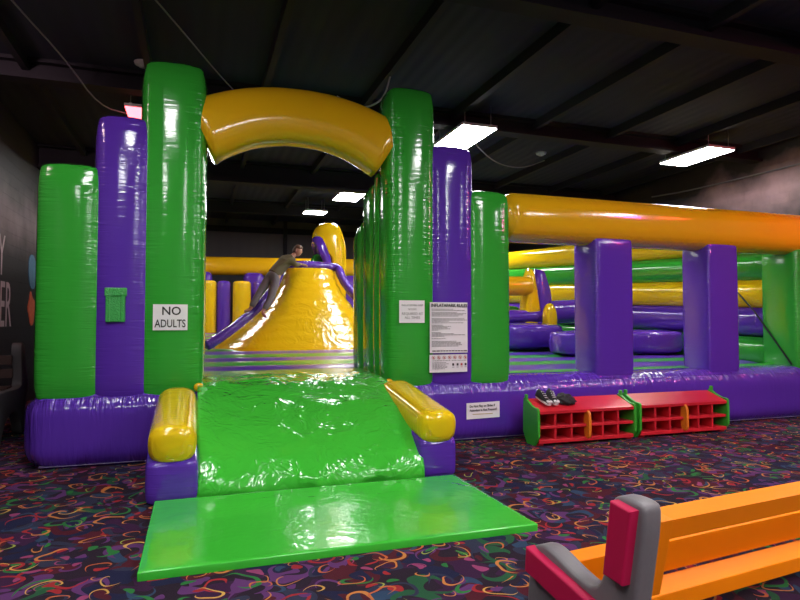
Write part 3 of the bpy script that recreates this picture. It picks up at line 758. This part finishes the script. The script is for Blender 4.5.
# ---------------------------------------------------------------- benches
grey = plain('grey_plastic', (.165, .15, .165), .38, noise=.05, bump=.001, scale=40); pink = plain('magenta_board', (.50, .008, .070), .5, .25, noise=.06); ora = plain('orange_lumber', (.95, .235, .0), .5, .2, noise=.06, scale=6)
def bench(x, y, rz, label, length=2.7, frame=grey, slat=ora, padm=pink, s=1.0):
    t = empty('bench', (x, y, 0), label, 'bench', None, rz)
    prof = [(-.14, .79), (-.09, .5), (-.06, .32), (-.13, 0), (-.0, 0), (.06, .16), (.25, .24), (.42, .16), (.47, 0), (.60, 0), (.58, .28), (.55, .42), (.535, .445), (.47, .468), (.40, .462), (.26, .41), (.15, .39), (.09, .46), (.06, .6), (.04, .78), (.01, .815), (-.10, .815)]
    prof = chaikin(prof, 2)
    for x0, x1, px in ((.045, .145, 0), (length-.145, length-.045, 1)):
        bm = bmesh.new(); poly(bm, prof, 'x', x0, x1, .018); obj('end_frame', bm, frame, t, True, False)
        o0, o1 = (0.0, .06) if px == 0 else (length-.06, length)
        bm = bmesh.new(); poly(bm, [(-.105, .785), (.0, .80), (.045, .50), (-.055, .49)], 'x', o0, o1, .008); obj('back_board', bm, padm, t, False, False)
        bm = bmesh.new(); poly(bm, [(.535, .445), (.545, .33), (.09, .235), (.07, .345)], 'x', o0, o1, .008); obj('arm_board', bm, padm, t, False, False)
        bm = bmesh.new(); b0 = .145 if px == 0 else length-.215
        poly(bm, [(-.105, .725), (-.045, .735), (.025, .42), (-.035, .41)], 'x', b0, b0+.085, .004); obj('batten', bm, slat, t, False, False)
    a, b_ = .145, length-.145
    for prof2 in ([(-.03, .690), (.04, .722), (.062, .635), (-.008, .605)],
                  [(.02, .50), (.09, .53), (.11, .43), (.05, .40)][:0]):
        if prof2:
            bm = bmesh.new(); poly(bm, prof2, 'x', a, b_, .005); obj('back_slat', bm, slat, t, False, False)
    for (y0, y1, z0, z1) in ((.06, .20, .275, .345), (.475, .60, .20, .352), (.44, .475, .10, .19)):
        bm = bmesh.new(); box(bm, a, b_, y0, y1, z0, z1, .005); obj('seat_slat', bm, slat, t, False, False)
    return t
bench(1.54, 1.99, math.atan2(.12, .9928), 'orange slatted bench with grey end frame and magenta boards in the right foreground')
dg = plain('dark_grey_plastic', (.10, .10, .105), .5); br = plain('brown_lumber', (.05, .022, .018), .6)
# high backed bench in the dark at left
t = empty('high_bench', (-2.3, 8.9, 0), 'dark grey bench with arched legs and brown slats in the shadow left of the inflatable', 'bench')
fr_ = chaikin([(8.35, 0), (8.5, .25), (8.85, .38), (9.15, .28), (9.3, 0), (9.45, 0), (9.45, .5), (9.62, .62), (9.52, .7), (9.38, 1.16), (9.25, 1.24), (9.15, 1.18), (9.25, .72), (9.2, .62), (8.2, .66), (8.1, .56), (8.3, .5), (8.2, 0)], 2)
for x in (-2.26, -2.85):
    bm = bmesh.new(); poly(bm, fr_, 'x', x-.06, x+.06, .012); obj('end_frame', bm, dg, t, True)
for (y, z) in ((9.22, .82), (9.16, 1.0)):
    bm = bmesh.new(); box(bm, -2.8, -2.3, y-.03, y+.02, z-.06, z+.06, .006); obj('back_slat', bm, br, t, False)
for y in (8.35, 8.6, 8.85, 9.1):
    bm = bmesh.new(); box(bm, -2.8, -2.3, y-.1, y+.1, .62, .66, .006); obj('seat_slat', bm, br, t, False)

# ---------------------------------------------------------------- left wall painting, ceiling bits
wl_ = plain('mural_white', (.55, .50, .53), .6); wb_ = plain('mural_blue', (.08, .20, .30), .6, noise=.3); wo = plain('mural_orange', (.55, .12, .05), .6, noise=.4)
t = empty('wall_lettering', (-3, 11.0, 1.4), 'tall white painted letters on the dark left wall', 'wall lettering')
text_bm('ER', 1.08, -2.995, 1.75, 11.80, wl_, t, align='RIGHT', bold=.0, sx=.55, wall=True)
text_bm('Y', .95, -2.995, 2.55, 11.38, wl_, t, align='RIGHT', sx=.6, wall=True)
def splash(pts, m, name, label):
    bm = bmesh.new(); poly(bm, chaikin(pts, 2), 'x', -2.998, -2.985); o = obj(name, bm, m, smooth=False); tag(o, label, 'wall painting')
splash([(12.85, 2.75), (13.15, 2.8), (13.4, 2.6), (13.42, 2.35), (13.25, 2.12), (12.95, 2.15), (12.82, 2.4)], wb_, 'painted_planet', 'blue oval planet painted on the left wall beside the green pillar')
splash([(13.0, 2.12), (13.15, 1.95), (13.35, 1.9), (13.3, 1.7), (13.25, 1.45), (13.05, 1.42), (12.95, 1.6), (12.8, 1.75), (12.95, 1.95)], wo, 'painted_star', 'orange star shape painted on the left wall below the blue planet')
# ceiling detectors and cables
def detector(x, y, label, z=H):
    bm = lathe([(0, -.07), (.05, -.065), (.06, -.04), (.10, -.035), (.11, 0), (0, 0)], (x, y, z), 24)
    o = obj('smoke_detector', bm, cablem); tag(o, label, 'smoke detector', 'detectors on the ceiling')
detector(-.73, 8.66, 'round white smoke detector on the ceiling above the left green pillar')
detector(6.7, 10.7, 'round white smoke detector on the ceiling between the two front lights')
def cable(pts, label, r=.012, name='cable'):
    o = obj(name, wire([tuple(p) for p in chaikin(pts, 2, False)], r), cablem if r > .0105 and name == 'cable' and pts[0][0] > 1 else dimc); tag(o, label, 'cable')
cable([(-2.1, 6.2, 4.98), (-1.9, 7.2, 4.9), (-1.6, 8.4, 4.8), (-1.35, 9.3, 4.55), (-1.0, 9.8, 4.64)], 'thin grey cable running to the pink ceiling light', .010)
cable([(-.8, 5.7, 4.82), (-.3, 6.9, 4.82), (.2, 8.2, 4.82), (.55, 9.0, 4.82)], 'thin grey cable slanting along the ceiling above the left green pillar', .009)
cable([(1.7, 7.6, 4.45), (1.85, 7.6, 4.38), (2.05, 7.6, 4.33), (2.25, 7.6, 4.42), (2.4, 7.7, 4.6), (2.5, 7.7, 5.0)], 'short white cable looping down beside the right green pillar', .012)
cable([(4.6, 9.5, 4.65), (5.2, 9.9, 4.45), (6.0, 10.3, 4.5), (6.9, 10.9, 4.9)], 'thin grey cable sagging from the square light', .010)
cable([(10.66, 5.5, 4.42), (10.66, 8.1, 4.46), (10.66, 10.7, 4.5), (10.66, 12.0, 4.6)], 'pale conduit running along the top of the right wall', .016, 'wall_conduit')

# ---------------------------------------------------------------- the climber
pr_ = empty('person', (1.4, 12.0, 1.7), 'person in olive top and grey trousers climbing over the left edge of the yellow mound', 'person')
skin = plain('skin', (.48, .24, .17), .55, noise=.04); olive = plain('olive_shirt', (.115, .095, .045), .8, noise=.12); trs = plain('grey_trousers', (.17, .15, .17), .8, noise=.1, bump=.01, scale=8); hairm = plain('brown_hair', (.10, .045, .02), .6, noise=.3, scale=40)
def skinned(name, verts, edges, m, parent, sub=2, root=0):
    me = bpy.data.meshes.new(name); me.from_pydata([v[:3] for v in verts], edges, []); o = bpy.data.objects.new(name, me); COL.objects.link(o)
    sk = o.modifiers.new('s', 'SKIN'); sk.use_smooth_shade = True
    for i, v in enumerate(verts):
        d = me.skin_vertices[0].data[i]; rr = v[3] if len(v) > 4 else v[3]; d.radius = (v[3], v[4] if len(v) > 4 else v[3]); d.use_root = (i == root)
    ss = o.modifiers.new('u', 'SUBSURF'); ss.levels = sub; ss.render_levels = sub
    bpy.context.view_layer.update()
    m2 = bpy.data.meshes.new_from_object(o.evaluated_get(bpy.context.evaluated_depsgraph_get())); bpy.data.objects.remove(o)
    return link(name, m2, m, parent)
J = dict(pel=(1.42, 12.06, 2.42), wst=(1.55, 12.08, 2.58), chs=(1.70, 12.18, 2.74), nek=(1.83, 12.24, 2.84), hed=(1.91, 12.25, 2.90),
         hL=(1.35, 12.10, 2.36), kL=(1.13, 12.0, 2.02), aL=(.97, 11.93, 1.74), tL=(.86, 11.93, 1.70),
         hR=(1.47, 12.0, 2.34), kR=(1.36, 11.9, 1.95), aR=(1.20, 11.80, 1.68), tR=(1.26, 11.72, 1.58),
         sR=(1.80, 12.05, 2.74), eR=(1.84, 12.06, 2.56+.09), wR=(2.04, 12.40, 2.70), sL=(1.66, 12.34, 2.78), eL=(1.80, 12.55, 2.72), wL=(2.02, 12.66, 2.74))
# body (skin) as one continuous surface
V = [(*J['pel'], .125, .11), (*J['wst'], .12, .10), (*J['chs'], .085, .07), (*J['nek'], .058), (*J['hed'], .055),
     (*J['hL'], .085), (*J['kL'], .055), (*J['aL'], .035), (*J['tL'], .028), (*J['hR'], .085), (*J['kR'], .055), (*J['aR'], .035), (*J['tR'], .028),
     (*J['sR'], .03), (*J['eR'], .03), (*J['wR'], .026), (*J['sL'], .03), (*J['eL'], .03), (*J['wL'], .026)]
E_ = [(0, 1), (1, 2), (2, 3), (3, 4), (0, 5), (5, 6), (6, 7), (7, 8), (0, 9), (9, 10), (10, 11), (11, 12), (2, 13), (13, 14), (14, 15), (2, 16), (16, 17), (17, 18)]
body = skinned('body', V, E_, skin, pr_)
# head with face, joined in the body mesh
bm = bmesh.new(); bm.from_mesh(body.data)
hb = bmesh.new(); bmesh.ops.create_uvsphere(hb, u_segments=32, v_segments=24, radius=1)
for v in hb.verts:
    x, y, z = v.co; s = Vector((x*.076, y*.092, z*.112))
    if z < 0: s.x *= 1-.25*(-z)**1.5; s.y *= 1-.15*(-z)
    fx = abs(x)
    if y < 0:
        s.y -= .020*math.exp(-((fx/.13)**2+((z+.12)/.20)**2))           # nose
        s.y += .010*math.exp(-(((fx-.38)/.16)**2+((z-.08)/.13)**2))     # eye sockets
        s.y -= .007*math.exp(-((fx/.30)**2+((z+.50)/.07)**2))           # lips
        s.y -= .010*math.exp(-((fx/.35)**2+((z+.85)/.15)**2))           # chin
    v.co = s
for sx in (-1, 1):
    r_ = bmesh.ops.create_uvsphere(hb, u_segments=10, v_segments=8, radius=1)
    for v in r_['verts']: v.co = Vector((sx*.078+v.co.x*.010, v.co.y*.020+.005, v.co.z*.030))
hm = Matrix.Translation(Vector(J['hed'])+Vector((.03, -.01, .05))) @ Matrix.Rotation(R(52), 4, 'Z') @ Matrix.Rotation(R(12), 4, 'X')
me_h = bpy.data.meshes.new('h'); hb.to_mesh(me_h); hb.free(); me_h.transform(hm); bm.from_mesh(me_h)
# hands: palm and five fingers each, closing over the mound rim
def hand(wr, dirv, side):
    wr = Vector(wr); d = Vector(dirv).normalized(); up = Vector((0, 0, 1)); sd = d.cross(up).normalized()*side
    vs = [(*wr, .022, .016), (*(wr+d*.05), .034, .014)]; ed_ = [(0, 1)]
    for k, (off, ln) in enumerate(((-.030, .060), (-.010, .070), (.010, .066), (.030, .052))):
        b0 = len(vs); p0 = wr+d*.085+sd*off; vs += [(*p0, .010), (*(p0+d*ln*.5-up*.006), .009), (*(p0+d*ln*.85-up*.026), .008)]
        ed_ += [(1, b0), (b0, b0+1), (b0+1, b0+2)]
    b0 = len(vs); p0 = wr+d*.035-sd*.035; vs += [(*p0, .011), (*(p0+d*.03-sd*.022-up*.006), .009)]; ed_ += [(0, b0), (b0, b0+1)]
    return skinned('h', vs, ed_, skin, None, 2)
for wr, dv, s in ((J['wR'], (.9, .25, -.15), 1), (J['wL'], (.95, .1, -.2), -1)):
    ho = hand(wr, dv, s); bm.from_mesh(ho.data); bpy.data.objects.remove(ho)
bm.to_mesh(body.data); bm.free()
for p in body.data.polygons: p.use_smooth = True
# hair
bm = bmesh.new(); bmesh.ops.create_uvsphere(bm, u_segments=28, v_segments=20, radius=1)
dl = [v for v in bm.verts if (v.co.z < .35 and v.co.y < -.15) or v.co.z < -.45]
bmesh.ops.delete(bm, geom=dl, context='VERTS')
for v in bm.verts: v.co = Vector((v.co.x*.092, v.co.y*.108, v.co.z*.130))*(1+.04*noise.noise(v.co*5))
bm.transform(hm); o = obj('hair', bm, hairm, pr_); so_ = o.modifiers.new('s', 'SOLIDIFY'); so_.thickness = .012
Vs = [(*(Vector(J['pel'])*.85+Vector(J['wst'])*.15), .165, .15), (*J['wst'], .16, .14), (*J['chs'], .215, .185), (*(Vector(J['nek'])*.75+Vector(J['chs'])*.25), .085),
      (*J['sR'], .085), (*J['eR'], .062), (*(Vector(J['wR'])*.75+Vector(J['eR'])*.25), .042), (*J['sL'], .085), (*J['eL'], .062), (*(Vector(J['wL'])*.75+Vector(J['eL'])*.25), .042)]
skinned('shirt', Vs, [(0, 1), (1, 2), (2, 3), (2, 4), (4, 5), (5, 6), (2, 7), (7, 8), (8, 9)], olive, pr_, 2, 1)
Vt = [(*J['pel'], .145, .13), (*J['hL'], .105), (*J['kL'], .075), (*(Vector(J['aL'])*.85+Vector(J['kL'])*.15), .062), (*J['hR'], .105), (*J['kR'], .078), (*(Vector(J['aR'])*.85+Vector(J['kR'])*.15), .062),
      (*(Vector(J['pel'])*.55+Vector(J['wst'])*.45), .155, .145)]
skinned('trousers', Vt, [(0, 1), (1, 2), (2, 3), (0, 4), (4, 5), (5, 6), (0, 7)], trs, pr_, 2)
